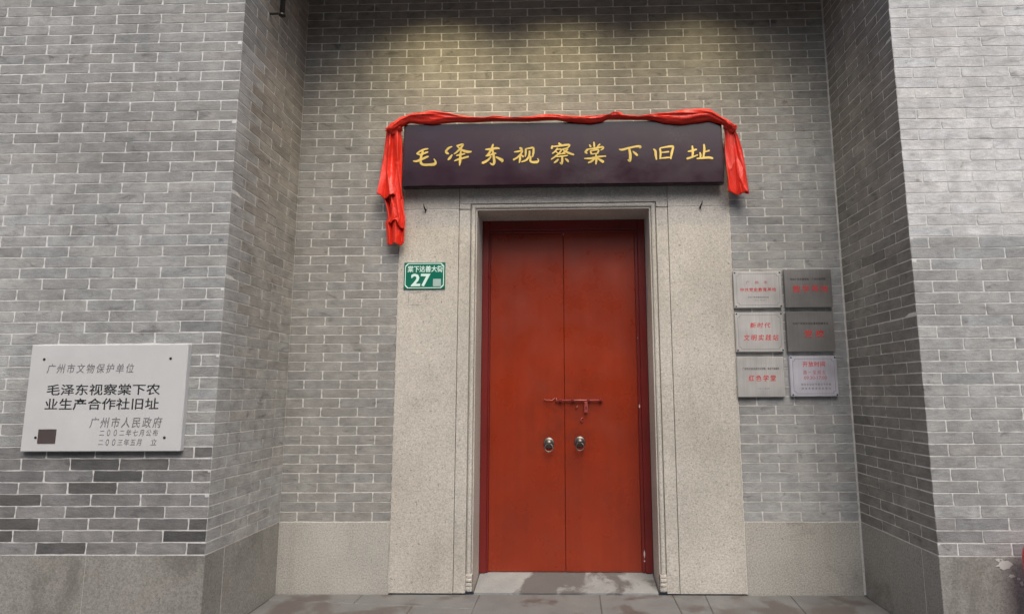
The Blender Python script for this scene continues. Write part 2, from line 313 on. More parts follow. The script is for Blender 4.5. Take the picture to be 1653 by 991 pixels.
# ---- outlines in metres (x, z[, width]) on the plane of the name board
GILT = [[[(-1.016,3.1257,0.0075),(-1.0469,3.12,0.012),(-1.0797,3.1036,0.0105),(-1.0978,3.0892,0.009)],[(-1.0978,3.0892,0.0075),(-1.0718,3.0811,0.012),(-1.0425,3.0922,0.012),(-1.0154,3.101,0.0075)],[(-1.1221,3.0333,0.0075),(-1.0963,3.0314,0.0135),(-1.0598,3.0463,0.0135),(-1.0233,3.0627,0.012),(-1.0101,3.0655,0.006)],[(-1.0524,3.1055,0.012),(-1.0621,3.0787,0.0135),(-1.0685,3.0402,0.0135),(-1.0626,3.0132,0.015),(-1.0403,3.0028,0.015),(-0.9998,3.003,0.015),(-0.9667,3.0063,0.018),(-0.9575,3.0231,0.012),(-0.9699,3.0464,0.006)]],[[(-0.8389,3.1399,0.006),(-0.8623,3.1294,0.0135),(-0.8862,3.1044,0.0105)],[(-0.8861,3.099,0.0105),(-0.8726,3.0896,0.015),(-0.8629,3.0833,0.006)],[(-0.8665,3.0387,0.009),(-0.8535,3.0524,0.015),(-0.837,3.0767,0.0075)],[(-0.8034,3.1439,0.0105),(-0.774,3.1527,0.012),(-0.7577,3.1532,0.0105),(-0.7736,3.1281,0.012),(-0.8026,3.0977,0.0105),(-0.8231,3.0827,0.006)],[(-0.7974,3.1377,0.0075),(-0.7659,3.1126,0.012),(-0.7288,3.0981,0.0165),(-0.6956,3.0984,0.009)],[(-0.8058,3.0693,0.0075),(-0.7764,3.0766,0.012),(-0.7433,3.0837,0.009)],[(-0.8199,3.0288,0.006),(-0.7869,3.0421,0.012),(-0.7172,3.0603,0.0105)],[(-0.7732,3.105,0.0105),(-0.7763,3.0666,0.0135),(-0.7779,3.0281,0.015),(-0.781,2.9936,0.006)]],[[(-0.5923,3.1137,0.0075),(-0.559,3.1155,0.0135),(-0.5074,3.1223,0.0135),(-0.4888,3.1174,0.006)],[(-0.5372,3.1512,0.0105),(-0.548,3.1168,0.0135),(-0.5698,3.0788,0.012),(-0.5895,3.0622,0.006)],[(-0.5896,3.0637,0.006),(-0.566,3.0672,0.0105),(-0.5292,3.082,0.012),(-0.5144,3.0817,0.006)],[(-0.5405,3.109,0.0105),(-0.5328,3.0705,0.0135),(-0.5272,3.0167,0.015),(-0.538,2.9969,0.012),(-0.558,3.0095,0.006)],[(-0.5511,3.0593,0.0075),(-0.5767,3.0289,0.0135),(-0.6133,3.0103,0.015)],[(-0.5142,3.0549,0.009),(-0.492,3.043,0.015),(-0.4698,3.0273,0.0195),(-0.4712,3.0158,0.0075)]],[[(-0.341,3.1228,0.0105),(-0.3262,3.1134,0.015)],[(-0.3815,3.0912,0.006),(-0.352,3.0946,0.0105),(-0.3225,3.1018,0.0105),(-0.3335,3.0751,0.0105),(-0.3592,3.0487,0.0105),(-0.3865,3.0314,0.012)],[(-0.3408,3.0637,0.0105),(-0.3386,3.0368,0.0135),(-0.3444,3.0078,0.006)],[(-0.3313,3.0674,0.0075),(-0.3135,3.0541,0.012)],[(-0.2966,3.1129,0.0105),(-0.2973,3.0822,0.012),(-0.3002,3.0554,0.006)],[(-0.2966,3.1129,0.0075),(-0.2633,3.1185,0.0105),(-0.2412,3.1197,0.0105),(-0.2412,3.0814,0.012),(-0.2471,3.0508,0.006)],[(-0.2692,3.0971,0.0105),(-0.2722,3.0588,0.012),(-0.2928,3.0285,0.012),(-0.3297,3.0137,0.006)],[(-0.2596,3.0548,0.0105),(-0.2633,3.0242,0.012),(-0.2486,3.0109,0.0135),(-0.2154,3.012,0.0165),(-0.2029,3.0233,0.0075),(-0.2117,3.0387,0.0045)]],[[(-0.0556,3.1542,0.01),(-0.0393,3.1386,0.015)],[(-0.1026,3.1337,0.01),(-0.1068,3.1142,0.0133)],[(-0.1026,3.1277,0.0067),(-0.0492,3.1328,0.0117),(0.0183,3.1403,0.0117),(0.0165,3.1233,0.0083),(-0.0,3.1133,0.005)],[(-0.0657,3.1161,0.0083),(-0.0782,3.095,0.01),(-0.1029,3.0741,0.0067)],[(-0.0658,3.1059,0.0067),(-0.037,3.1054,0.0083),(-0.0495,3.0801,0.01),(-0.0825,3.0508,0.01),(-0.1113,3.0308,0.0067)],[(-0.0782,3.089,0.0067),(-0.0643,3.0803,0.0067)],[(-0.0288,3.107,0.0067),(0.0082,3.1107,0.01),(-0.0084,3.0897,0.01),(-0.0291,3.0755,0.0067)],[(-0.0247,3.1027,0.0067),(0.0079,3.0809,0.0133),(0.0529,3.0632,0.0117)],[(-0.0537,3.0682,0.005),(-0.0085,3.0744,0.0083)],[(-0.0727,3.049,0.0067),(-0.0333,3.0526,0.01),(0.0094,3.0579,0.0083)],[(-0.0309,3.05,0.01),(-0.0311,3.0177,0.0133),(-0.0354,2.9939,0.01),(-0.0476,3.0052,0.005)],[(-0.0581,3.0309,0.0067),(-0.0746,3.0141,0.0117),(-0.0894,3.0033,0.0083)],[(-0.0089,3.0344,0.0067),(0.0074,3.0197,0.0133),(0.013,3.0068,0.0067)]],[[(0.202,3.1569,0.01),(0.2039,3.1229,0.0117)],[(0.1688,3.1379,0.0067),(0.1776,3.1225,0.0117)],[(0.2445,3.1409,0.01),(0.2261,3.1225,0.0067)],[(0.1576,3.1041,0.01),(0.1393,3.0831,0.0133),(0.1515,3.0719,0.0067)],[(0.156,3.1041,0.0067),(0.2054,3.1093,0.0117),(0.2631,3.1194,0.0117),(0.267,3.1066,0.01),(0.2504,3.0958,0.005)],[(0.1764,3.091,0.01),(0.1817,3.0655,0.01)],[(0.1788,3.091,0.0067),(0.234,3.0978,0.01),(0.2253,3.0707,0.01)],[(0.1817,3.0655,0.0067),(0.2253,3.0707,0.0083)],[(0.1304,3.0323,0.0067),(0.1796,3.0332,0.0133),(0.2372,3.0451,0.0117),(0.2865,3.0486,0.0083)],[(0.2153,3.0607,0.01),(0.2172,3.0224,0.0133),(0.2134,2.9885,0.0083)],[(0.2084,3.0353,0.0083),(0.1876,3.0144,0.0117),(0.1587,2.9995,0.01)],[(0.2223,3.0351,0.0067),(0.245,3.0203,0.0133),(0.2669,3.0047,0.0167)]],[[(0.3844,3.1005,0.005),(0.4064,3.0959,0.0133),(0.4519,3.108,0.0117),(0.5097,3.1198,0.0117),(0.5385,3.1176,0.015),(0.534,3.1058,0.005)],[(0.456,3.1079,0.0117),(0.4633,3.0696,0.015),(0.4642,3.0357,0.015),(0.4595,3.0103,0.0133),(0.4466,3.019,0.0067)],[(0.4842,3.082,0.0067),(0.5002,3.0673,0.0133),(0.5146,3.0519,0.0133)]],[[(0.6341,3.0966,0.0083),(0.6468,3.0837,0.0133),(0.6491,3.0498,0.0133),(0.6531,3.0184,0.0083)],[(0.6802,3.1018,0.01),(0.6841,3.0662,0.0117),(0.6795,3.0222,0.0083)],[(0.6803,3.1035,0.0067),(0.7233,3.1122,0.01),(0.7687,3.1157,0.0133),(0.7757,3.1054,0.0117),(0.7645,3.0649,0.0133),(0.7557,3.0211,0.0083)],[(0.6932,3.0703,0.0067),(0.7427,3.0754,0.01)],[(0.678,3.0265,0.0067),(0.7207,3.0301,0.01),(0.7552,3.0321,0.0083)]],[[(0.8823,3.0758,0.0067),(0.9071,3.0797,0.0117),(0.9445,3.0909,0.01)],[(0.9151,3.1176,0.0083),(0.9178,3.0795,0.0133),(0.9137,3.0356,0.01)],[(0.8737,3.021,0.0133),(0.9094,3.0323,0.0117),(0.9511,3.0485,0.0067)],[(0.9994,3.1273,0.01),(1.0011,3.0866,0.0133),(0.9913,3.0276,0.01)],[(0.9996,3.0698,0.0083),(1.0361,3.0802,0.01)],[(0.9682,3.066,0.0083),(0.9723,3.0448,0.0117),(0.9681,3.0229,0.0067)],[(0.9434,3.0199,0.0083),(0.9829,3.0235,0.0117),(1.0323,3.027,0.015),(1.0582,3.0198,0.0117)]]]
SWAG_TOP = [(-1.3197,3.2837),(-1.2847,3.3256),(-1.2087,3.3716),(-1.1182,3.3983),(-0.9815,3.4077),(-0.8808,3.3942),(-0.7754,3.3689),(-0.6156,3.352),(-0.5245,3.3646),(-0.3876,3.3528),(-0.2736,3.3556),(-0.1595,3.3724),(-0.0454,3.3657),(0.0686,3.3544),(0.2055,3.352),(0.3197,3.3594),(0.3567,3.3822),(0.3886,3.377),(0.4109,3.3532),(0.5247,3.3419),(0.6163,3.3543),(0.7537,3.366),(0.8687,3.3873),(0.9606,3.3997),(1.0427,3.3936),(1.0826,3.3649),(1.1403,3.3267),(1.1844,3.2934),(1.2239,3.2601)]
SWAG_LOW = [(-1.2689,3.2593),(-1.2157,3.3009),(-1.1619,3.3283),(-1.0705,3.3173),(-0.9793,3.3111),(-0.9112,3.3194),(-0.8203,3.3272),(-0.7064,3.3253),(-0.5242,3.3316),(-0.2963,3.3278),(-0.0684,3.3333),(0.009,3.3179),(0.0909,3.3072),(0.1819,3.3009),(0.2504,3.3091),(0.3101,3.3315),(0.4332,3.3294),(0.57,3.3271),(0.6381,3.3166),(0.7285,3.2917),(0.842,3.2805),(0.9564,3.2926),(1.0481,3.305),(1.1068,3.29),(1.1517,3.2753),(1.1911,3.2421)]
TAIL_L_LEFT = [(-1.329,3.2886),(-1.3358,3.2226),(-1.342,3.1376),(-1.3523,3.0433),(-1.3625,2.9489),(-1.3685,2.8639),(-1.3785,2.7696)]
TAIL_L_RIGHT = [(-1.2292,3.2964),(-1.2178,3.2207),(-1.2152,3.1356),(-1.2123,3.0412),(-1.2095,2.9467),(-1.2069,2.8617),(-1.1996,2.7671)]
TAIL_L2_LEFT = [(-1.3591,2.8544),(-1.3379,2.7596),(-1.3222,2.6932),(-1.3152,2.6175),(-1.3273,2.5799),(-1.3161,2.5136),(-1.3086,2.4237)]
TAIL_L2_RIGHT = [(-1.2156,2.8524),(-1.1993,2.7577),(-1.1928,2.6915),(-1.1772,2.6158),(-1.1752,2.5497),(-1.1777,2.4836),(-1.1802,2.4175)]
TAIL_R_LEFT = [(1.1558,3.2659),(1.1611,3.1821),(1.1572,3.0984),(1.1579,3.0146),(1.1585,2.9308),(1.1591,2.847),(1.1597,2.7633)]
TAIL_R_RIGHT = [(1.2241,3.2648),(1.2528,3.1992),(1.2754,3.1058),(1.2929,3.0032),(1.3017,2.9101),(1.3108,2.8263),(1.3209,2.7611)]

# ------------------------------------------------------------------ ground, lane, pavement
bm = bmesh.new(); vs_ = [bm.verts.new(p) for p in ((-600, -600, -.06), (600, -600, -.06), (600, 600, -.06), (-600, 600, -.06))]; bm.faces.new(vs_)
link('ground', bm_mesh(bm), M_LANE, None, 'structure')
bm = bmesh.new(); box(bm, -7, 7, -3.1, .02, -.055, -.005)
pavement = link('pavement', bm_mesh(bm), M_GROUT, None, 'structure')
def slab(poly, inset=.0022, top=0.0):
    """one paving slab from its plan outline"""
    c = Vector((sum(p[0] for p in poly)/len(poly), sum(p[1] for p in poly)/len(poly)))
    bm = bmesh.new(); rings = []
    for ins, z in ((inset, -.04), (inset, top-.004), (inset+.004, top)):
        ring = []
        for i, p in enumerate(poly):
            p = Vector(p); a = (Vector(poly[i-1])-p).normalized(); b = (Vector(poly[(i+1) % len(poly)])-p).normalized()
            q = p+(a+b)*ins; ring.append(bm.verts.new((q.x-c.x, q.y-c.y, z)))
        rings.append(ring)
    n = len(poly)
    for r0, r1 in zip(rings, rings[1:]):
        for k in range(n): bm.faces.new((r0[k], r0[(k+1) % n], r1[(k+1) % n], r1[k]))
    bm.faces.new(rings[-1]); bmesh.ops.recalc_face_normals(bm, faces=bm.faces[:])
    o = link('paving_slab', bm_mesh(bm), M_PAVE, pavement); o.location = (c.x, c.y, 0)
    return o
def yb(x): return -.119-(x+1.996)*.1155          # the skewed joint in front of the first row
xs1 = [-2.01, -1.412, -.612]; 
for a, b in zip(xs1, xs1[1:]): slab([(a, -.006), (a, yb(a)), (b, yb(b)), (b, -.006)])
slab([(-.612, -.006), (-.612, yb(-.612)), (-.60, -.88), (.19, -.88), (.197, -.006)])
for (a, a2), (b, b2) in zip([(.197, .19), (.687, .686), (.905, .84), (1.47, 1.41)], [(.687, .686), (.905, .84), (1.47, 1.41), (1.962, 1.98)]):
    slab([(a, -.006), (a2, -.88), (b2, -.88), (b, -.006)])
for a, b in ((-2.0, -1.015), (-1.015, -.60)):
    bb = -.612 if b == -.60 else b
    slab([(a, yb(a)-.002), (a, -.88), (b, -.88), (bb, yb(bb)-.002)])
x = -3.9; k = 0
while x < 3.6:
    wd = (.86, .79, .93, .74)[k % 4]; slab([(x, -.886), (x, -1.75), (x+wd, -1.75), (x+wd, -.886)]); x += wd; k += 1
x = -4.2
while x < 3.6:
    wd = (.78, .95, .82)[k % 3]; slab([(x, -1.756), (x, -2.9), (x+wd, -2.9), (x+wd, -1.756)]); x += wd; k += 1

# ------------------------------------------------------------------ brick walls
H = .065; Z0 = .4741; JT = .0044
YF = -.8784; XL = -2.0145; XR = 1.9775; XBL = -2.029; XBR = 1.9735
_bk = {}
def brick_mesh(L, var):
    key = (round(L, 3), var)
    if key in _bk: return _bk[key]
    rnd = random.Random(var*97+int(L*1000)); a = (L-JT)/2; b = (H-JT)/2
    nx = 6 if L > .2 else 4; pts = []
    cc = .003
    for i in range(nx+1):
        t = -1+2*i/nx; pts.append((t*(a-cc) if i in (0, nx) else t*a, -b))
    pts.append((a, 0))
    for i in range(nx+1):
        t = 1-2*i/nx; pts.append((t*(a-cc) if i in (0, nx) else t*a, b))
    pts.append((-a, 0))
    J = .0017; pts = [(x+rnd.uniform(-J, J), z+rnd.uniform(-J, J)*.9) for x, z in pts]
    bm = bmesh.new()
    outer = [bm.verts.new((x, .003, z)) for x, z in pts]
    inner = [bm.verts.new((x*(1-.0016/a), rnd.uniform(-.0003, .0003), z*(1-.0016/b))) for x, z in pts]
    n = len(pts)
    for k in range(n): bm.faces.new((outer[k], outer[(k+1) % n], inner[(k+1) % n], inner[k]))
    bm.faces.new(inner); bmesh.ops.recalc_face_normals(bm, faces=bm.faces[:])
    f = [f for f in bm.faces if len(f.verts) == n][0]
    if f.normal.y > 0: bmesh.ops.reverse_faces(bm, faces=bm.faces[:])
    me = bm_mesh(bm, 'brick'); me.materials.append(M_BRICK); _bk[key] = me
    return me
def corner_mesh(a, b, var, m_):
    """quoin brick seen on two faces: a along the front, b along the return; corner at the origin, body toward -X and +Y"""
    key = ('c', a, b, var, m_.name)
    if key in _bk: return _bk[key]
    rnd = random.Random(var*31+int(a*1000)); j = JT/2
    bm = bmesh.new(); box(bm, -a+j, 0, 0, b-j, -H/2+j, H/2-j, .0025)
    for v in bm.verts:
        near = v.co.x > -.01 and v.co.y < .01
        s_ = .0011 if near else .0007
        v.co += Vector((-abs(rnd.gauss(0, s_)) if near else rnd.uniform(-s_, s_), abs(rnd.gauss(0, s_)) if near else rnd.uniform(-s_, s_)*.5, rnd.uniform(-.001, .001)))
    me = bm_mesh(bm, 'brick'); me.materials.append(m_); _bk[key] = me
    return me
def mass_bricks(name, parent, items):
    """items: (mesh, matrix, tint) joined into one part"""
    V, F, C_ = [], [], []
    for me, mx, t in items:
        n0 = len(V); V += [mx @ v.co for v in me.vertices]
        for p in me.polygons: F.append(tuple(i+n0 for i in p.vertices)); C_.append(t)
    me = bpy.data.meshes.new(name); me.from_pydata(V, [], F)
    at = me.attributes.new('tint', 'FLOAT_COLOR', 'FACE')
    for i, t in enumerate(C_): at.data[i].color = (*t, 1)
    me.update(); o = link(name, me, M_BRICKA, parent); o['kind'] = 'stuff'
    return o
def mulc(c, k): return (c[0]*k, c[1]*k, c[2]*k)
def build_bricks(wall, items, keep=300):
    """items: (mesh, location, rotz, tint); the first `keep` become parts, the rest one joined part"""
    base = wall.location
    for me, loc, rz, t in items[:keep]:
        o = bpy.data.objects.new('brick', me); COL.objects.link(o); o.parent = wall
        o.location = Vector(loc)-base+Vector((0, 0, random.uniform(-.0008, .0008))); o.rotation_euler = (0, random.gauss(0, .0016), rz+random.gauss(0, .0015)); o.color = (*t, 1)
    if len(items) > keep:
        mass_bricks('brick_courses', wall, [(me, Matrix.Translation(Vector(loc)-base) @ Matrix.Rotation(rz+random.gauss(0, .0015), 4, 'Z'), t) for me, loc, rz, t in items[keep:]])
def course_z(n): return Z0+(n+.5)*H+random.uniform(-.0007, .0007)
def jig(): return max(-.0006, min(.0006, random.gauss(0, .0004)))
def rnd_tint(base, spread=.09, darkp=.06, dark=.55):
    k = random.gauss(1, spread)
    if random.random() < darkp: k *= random.uniform(dark, dark+.25)
    h = random.gauss(0, .009)
    return (base[0]*k*(1+h), base[1]*k, base[2]*k*(1-h*.9))

# ---- back wall of the recess
back = thing('brick_wall', 'grey brick wall at the back of the recess, around and above the red door', 'wall', (-.03, 0, 0))
def back_tint(x, n):  # brightness across the wall put into the brick colour, paler to the right
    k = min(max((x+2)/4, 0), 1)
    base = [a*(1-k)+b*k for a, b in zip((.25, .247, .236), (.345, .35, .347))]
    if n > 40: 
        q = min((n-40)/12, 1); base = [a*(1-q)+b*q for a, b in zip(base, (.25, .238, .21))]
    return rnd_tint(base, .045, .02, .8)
lower, upper = [], []
for n in range(0, 61):
    z = course_z(n)
    if n < 41:
        for x0, L in ((XBL, .2633), (1.190, .2611)):
            seq = [.5, 1, 1, .5] if n % 2 == 0 else [1, 1, 1]
            x = x0
            for s_ in seq:
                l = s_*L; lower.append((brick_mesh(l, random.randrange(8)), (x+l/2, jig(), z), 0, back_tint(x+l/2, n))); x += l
    else:
        L = (XBR-XBL)/15; seq = [.5]+[1]*14+[.5] if n % 2 == 0 else [1]*15; x = XBL
        for s_ in seq:
            l = s_*L
            if not (z < 3.14 and x > -1.25 and x+l < 1.2):
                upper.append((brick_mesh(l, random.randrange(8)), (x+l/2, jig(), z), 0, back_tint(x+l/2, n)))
            x += l
build_bricks(back, lower+upper, 300)
part_box('mortar', back, M_MORTAR_BACK, XBL-.15, -1.236, .0021, .2, 0, 3.142)
part_box('mortar', back, M_MORTAR_BACK, 1.187, XBR+.15, .0021, .2, 0, 3.142)
part_box('mortar', back, M_MORTAR_BACK, XBL-.15, XBR+.15, .0021, .2, 3.142, 4.46)
part_box('plinth_stone', back, M_GRANP, XBL+.006, -1.2435, 0, .15, -.02, Z0-.004, .003)
part_box('plinth_stone', back, M_GRANP, 1.1945, XBR-.006, 0, .15, -.02, Z0-.004, .003)

# ---- return walls (sides of the recess)
def return_wall(label, X, face, joints_even, joints_odd, tintf, plinth_joint, pm):
    wl = thing('brick_wall', label, 'wall', (X, -.3, 0))
    items = []
    for n in range(0, 61):
        js = ([-.595]+joints_even+[-.004]) if n % 2 == 0 else ([-.73]+joints_odd+[-.004])
        if face > 0: pass
        for a, b in zip(js, js[1:]):
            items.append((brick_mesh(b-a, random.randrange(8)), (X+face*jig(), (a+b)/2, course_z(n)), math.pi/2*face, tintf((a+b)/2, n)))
    build_bricks(wl, items, 300)
    a, b = sorted((X-face*.0021, X-face*.2))
    part_box('mortar', wl, M_MORTAR_SIDE, a, b, -.75, .003, 0, 4.46)
    a, b = sorted((X, X-face*.15))
    part_box('plinth_stone', wl, pm, a, b, plinth_joint+.003, -.007, -.02, Z0-.004, .0018)
    return wl
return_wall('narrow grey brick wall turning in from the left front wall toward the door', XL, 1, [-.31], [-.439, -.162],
            lambda y, n: rnd_tint([a*(1-min(n/45, 1))+b*min(n/45, 1) for a, b in zip((.37, .368, .36), (.29, .268, .24))], .045, .03, .75), -.683, M_GRANM)  # brighter light low down and dimmer top painted into the brick tint
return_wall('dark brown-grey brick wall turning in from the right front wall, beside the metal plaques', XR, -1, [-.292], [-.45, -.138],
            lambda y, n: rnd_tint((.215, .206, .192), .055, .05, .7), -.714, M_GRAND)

# ---- front walls
def front_wall(label, X, side, end, L, tintf, pm, pj):
    """side -1: wall runs left from its corner at X; +1: runs right"""
    wl = thing('brick_wall', label, 'wall', (X+side*.6, YF, 0)); vis, rest = [], []
    for n in range(0, 76):
        z = course_z(n); even = n % 2 == 0; dst = vis if n < 53 else rest
        a, b = (.106, .283) if even else (.246, .148)
        me = corner_mesh(a, b, random.randrange(8), M_BRICKR if side > 0 else M_BRICKL)
        if side > 0:
            k = ('m', me.name)
            if k not in _bk:
                m2 = me.copy()
                for v in m2.vertices: v.co.x = -v.co.x
                m2.flip_normals(); _bk[k] = m2
            me = _bk[k]
        dst.append((me, (X, YF+jig()*.5, z), 0, tintf(0, n)))
        x = a
        while x < end:
            dst.append((brick_mesh(L, random.randrange(8)), (X+side*(x+L/2), YF+jig(), z), 0, tintf(x, n))); x += L
    build_bricks(wl, vis+rest, 300)
    a, b = sorted((X+side*.0021, X+side*(end+.4)))
    part_box('mortar', wl, M_MORTAR, a, b, YF+.0021, -.752, 0, Z0+76*H)
    c = pj if pj else end+.4; fd = .192 if side < 0 else .161
    a, b = sorted((X, X+side*(c-(.0008 if pj else 0))))
    part_box('plinth_stone', wl, pm, a, b, YF, YF+fd, -.01, Z0-.004, .0018)
    if pj:
        a, b = sorted((X+side*(c+.0008), X+side*(end+.4)))
        part_box('plinth_stone', wl, pm, a, b, YF, YF+.192, -.01, Z0-.004, .0018)
    return wl
def left_tint(x, n):
    if n < 9: return rnd_tint((.205, .202, .20), .13, .22, .5)
    if n < 34: return rnd_tint((.305, .310, .303), .045, .03, .75)
    return rnd_tint((.26, .26, .25), .045, .02, .8)
def right_tint(x, n):
    if n < 3: return rnd_tint((.28, .28, .28), .08, .1, .65)
    if n < 27: return rnd_tint((.345, .35, .345), .055, .06, .75)
    return rnd_tint((.52, .525, .52), .03, .02, .85)
front_wall('grey brick front wall left of the recess, with the stone plaque on it', XL, -1, 1.55, .2845, left_tint, M_GRAND, .67)
rightw = front_wall('pale washed grey brick front wall at the right edge', XR, 1, 1.25, .286, right_tint, M_GRAND, None)
# smears of white plaster on the right plinth
for cx_, cz_, rx, rz in ((2.315, .43, .042, .028), (2.352, .372, .016, .010), (2.385, .358, .010, .008), (2.40, .335, .008, .011), (2.29, .452, .015, .008)):
    bm = bmesh.new(); rr = random.Random(int(cx_*1000)); n = 18
    vs_ = [bm.verts.new((cx_-rightw.location.x+math.cos(t)*rx*rr.uniform(.55, 1.15), -.003, cz_+math.sin(t)*rz*rr.uniform(.55, 1.15))) for t in [2*math.pi*k/n for k in range(n)]]
    f = bm.faces.new(vs_); e = bmesh.ops.extrude_face_region(bm, geom=[f]); bmesh.ops.translate(bm, vec=(0, .005, 0), verts=[g for g in e['geom'] if isinstance(g, bmesh.types.BMVert)])
    bmesh.ops.recalc_face_normals(bm, faces=bm.faces[:]); link('plaster_smear', bm_mesh(bm), M_PLAST, rightw)

# ---- plain unseen house behind the viewer, added for reflections and to cut light
opp = thing('unseen_house', 'plain grey house added unseen behind the viewer, to shape light and reflections', 'unseen_house', (0, -9.5, 0))
for x0, x1 in ((-9, -3.2), (-2.0, 1.6), (3.0, 9)): part_box('wall', opp, M_CEIL, x0, x1, -9.8, -9.5, -.05, 3.0)
part_box('wall_band', opp, M_CEIL, -9, 9, -9.8, -9.5, 3.0, 6.6)
part_box('roof_coping', opp, M_LANE, -9.1, 9.1, -9.95, -9.4, 6.6, 6.74)
part_box('door', opp, M_FRAME, -3.2, -2.0, -9.75, -9.7, -.05, 3.0); part_box('shutter', opp, M_LANE, 1.6, 3.0, -9.75, -9.7, -.05, 3.0)
# ---- porch ceiling over the recess
bm = bmesh.new(); box(bm, XL-.1, XR+.1, -.745, .15, 4.46, 4.60); box(bm, XL+.002, XR-.002, -.876, -.746, 4.40, 4.60); link('porch_ceiling', bm_mesh(bm), M_SOFFIT, None, 'structure')

# ------------------------------------------------------------------ stone door surround
sur = thing('stone_doorway', 'speckled pale granite doorway framing the red door', 'doorway', (-.03, 0, 0))
XOL, XOR, XIL, XIR, ZT = -1.238, 1.1885, -.797, .740, 2.697
YS = -.008
part_box('jamb_slab', sur, M_GRAN, XOL, XIL-.0018, YS, .2, .006, ZT-.003, .002)
part_box('jamb_slab', sur, M_GRAN, XIR+.0018, XOR, YS, .2, .006, ZT-.003, .002)
part_box('lintel_block', sur, M_GRAN, XOL, XIL-.0018, YS, .2, ZT+.003, 3.142, .002)
part_box('lintel_block', sur, M_GRAN, XIR+.0018, XOR, YS, .2, ZT+.003, 3.142, .002)
part_box('pointing', sur, M_MORTAR, XOL+.004, XIL-.004, YS+.003, .19, ZT-.0035, ZT+.0035)
part_box('pointing', sur, M_MORTAR, XIR+.004, XOR-.004, YS+.003, .19, ZT-.0035, ZT+.0035)
xl, xr, zt = -.664, .605, 2.690
OW = .050
part_box('inner_jamb', sur, M_GRAN, XIL+.0018, xl-OW, YS+.002, .33, .006, ZT-.003, .002)
part_box('inner_jamb', sur, M_GRAN, xr+OW, XIR-.0018, YS+.002, .33, .006, ZT-.003, .002)
part_box('lintel', sur, M_GRAN, XIL+.0018, XIR-.0018, YS+.002, .33, zt+OW, 3.142, .002)
part_box('lintel_foot', sur, M_GRAN, XIL+.0018, xl-OW, YS+.002, .33, ZT+.003, zt+OW-.0005, .001)
part_box('lintel_foot', sur, M_GRAN, xr+OW, XIR-.0018, YS+.002, .33, ZT+.003, zt+OW-.0005, .001)
def sweep(prof, zb):
    """door moulding: profile (offset outward, depth) run up one jamb, across and down the other"""
    bm = bmesh.new(); rows = []
    for o_, y in prof:
        rows.append([bm.verts.new((x+.03, y, z)) for x, z in ((xl-o_, zb), (xl-o_, zt+o_), (xr+o_, zt+o_), (xr+o_, zb))])
    for r0, r1 in zip(rows, rows[1:]):
        for k in range(3): bm.faces.new((r0[k], r0[k+1], r1[k+1], r1[k]))
    bmesh.ops.recalc_face_normals(bm, faces=bm.faces[:])
    return bm_mesh(bm)
prof = [(0, .016), (.001, .001), (.007, .0), (.008, .013), (.0125, .013)]
prof += [(.029-.0155*math.cos(t), .004-.0115*math.sin(t)) for t in [math.pi*k/8 for k in range(9)]]
prof += [(.0455, .014), (OW, .014), (OW+.0002, -.005)]
link('moulding', sweep(prof, .125), M_GRAN, sur)
me = sweep([(0, .325), (0, .0155)], .0); link('reveal', me, M_GRAN, sur)
for side in (-1, 1):        # worn carved feet of the moulding
    xc = xl-.027 if side < 0 else xr+.027
    for zc, hh, dp in ((.116, .012, .012), (.091, .013, .02), (.063, .012, .018), (.036, .016, .013)):
        bm = bmesh.new(); seg = 10
        rings = []
        for zz, ss in ((zc-hh, .72), (zc-hh*.45, 1.0), (zc+hh*.35, 1.0), (zc+hh*.95, .7)):
            ring = [bm.verts.new((xc+.03-.024, .05, zz)), bm.verts.new((xc+.03+.024, .05, zz))]
            ring += [bm.verts.new((xc+.03+.0235*math.cos(t), -.002-dp*.75*ss*math.sin(t), zz+random.uniform(-.0015, .0015))) for t in [math.pi*k/seg for k in range(seg+1)]]
            rings.append(ring)
        n = len(rings[0])
        for r0, r1 in zip(rings, rings[1:]):
            for k in range(n): bm.faces.new((r0[k], r0[(k+1) % n], r1[(k+1) % n], r1[k]))
        bm.faces.new(rings[0]); bm.faces.new(rings[-1]); bmesh.ops.recalc_face_normals(bm, faces=bm.faces[:])
        link('carved_foot', bm_mesh(bm), M_GRAN, sur)
    part_box('carved_foot_back', sur, M_GRANP, xc-.024, xc+.024, .018, .06, .012, .1248)
bm = bmesh.new()           # sloping threshold stone
pr = [(-.655, .002, -.02), (.596, .002, -.02), (.596, .35, -.02), (-.655, .35, -.02)]
tp = [(-.655, .002, .008), (.596, .002, .008), (.596, .31, .056), (.596, .35, .056), (-.655, .35, .056), (-.655, .31, .056)]
a = [bm.verts.new((x+.03, y, z)) for x, y, z in pr]; b = [bm.verts.new((x+.03, y, z)) for x, y, z in tp]
bm.faces.new((b[0], b[1], b[2], b[5])); bm.faces.new((b[5], b[2], b[3], b[4])); bm.faces.new((a[0], a[1], b[1], b[0])); bm.faces.new((a[1], a[2], b[3], b[2], b[1])); bm.faces.new((a[3], a[0], b[0], b[5], b[4]))
bmesh.ops.recalc_face_normals(bm, faces=bm.faces[:]); link('threshold', bm_mesh(bm), M_THRESH, sur)
for hx, hz, ln in ((-1.047, 2.709, -1), (.979, 2.687+.02, 1)):       # iron hooks under the name board
    bm = bmesh.new(); tube(bm, [(hx+.03, .01, hz-.012), (hx+.03, -.03, hz-.014), (hx+.03+ln*.004, -.042, hz-.004), (hx+.03+ln*.010, -.040, hz+.024)], [.006, .006, .005, .003], 6)
    tube(bm, [(hx+.03, -.012, hz-.012), (hx+.03, -.014, hz-.034)], [.005, .003], 6); link('hook', bm_mesh(bm, smooth=True), M_IRON, sur)
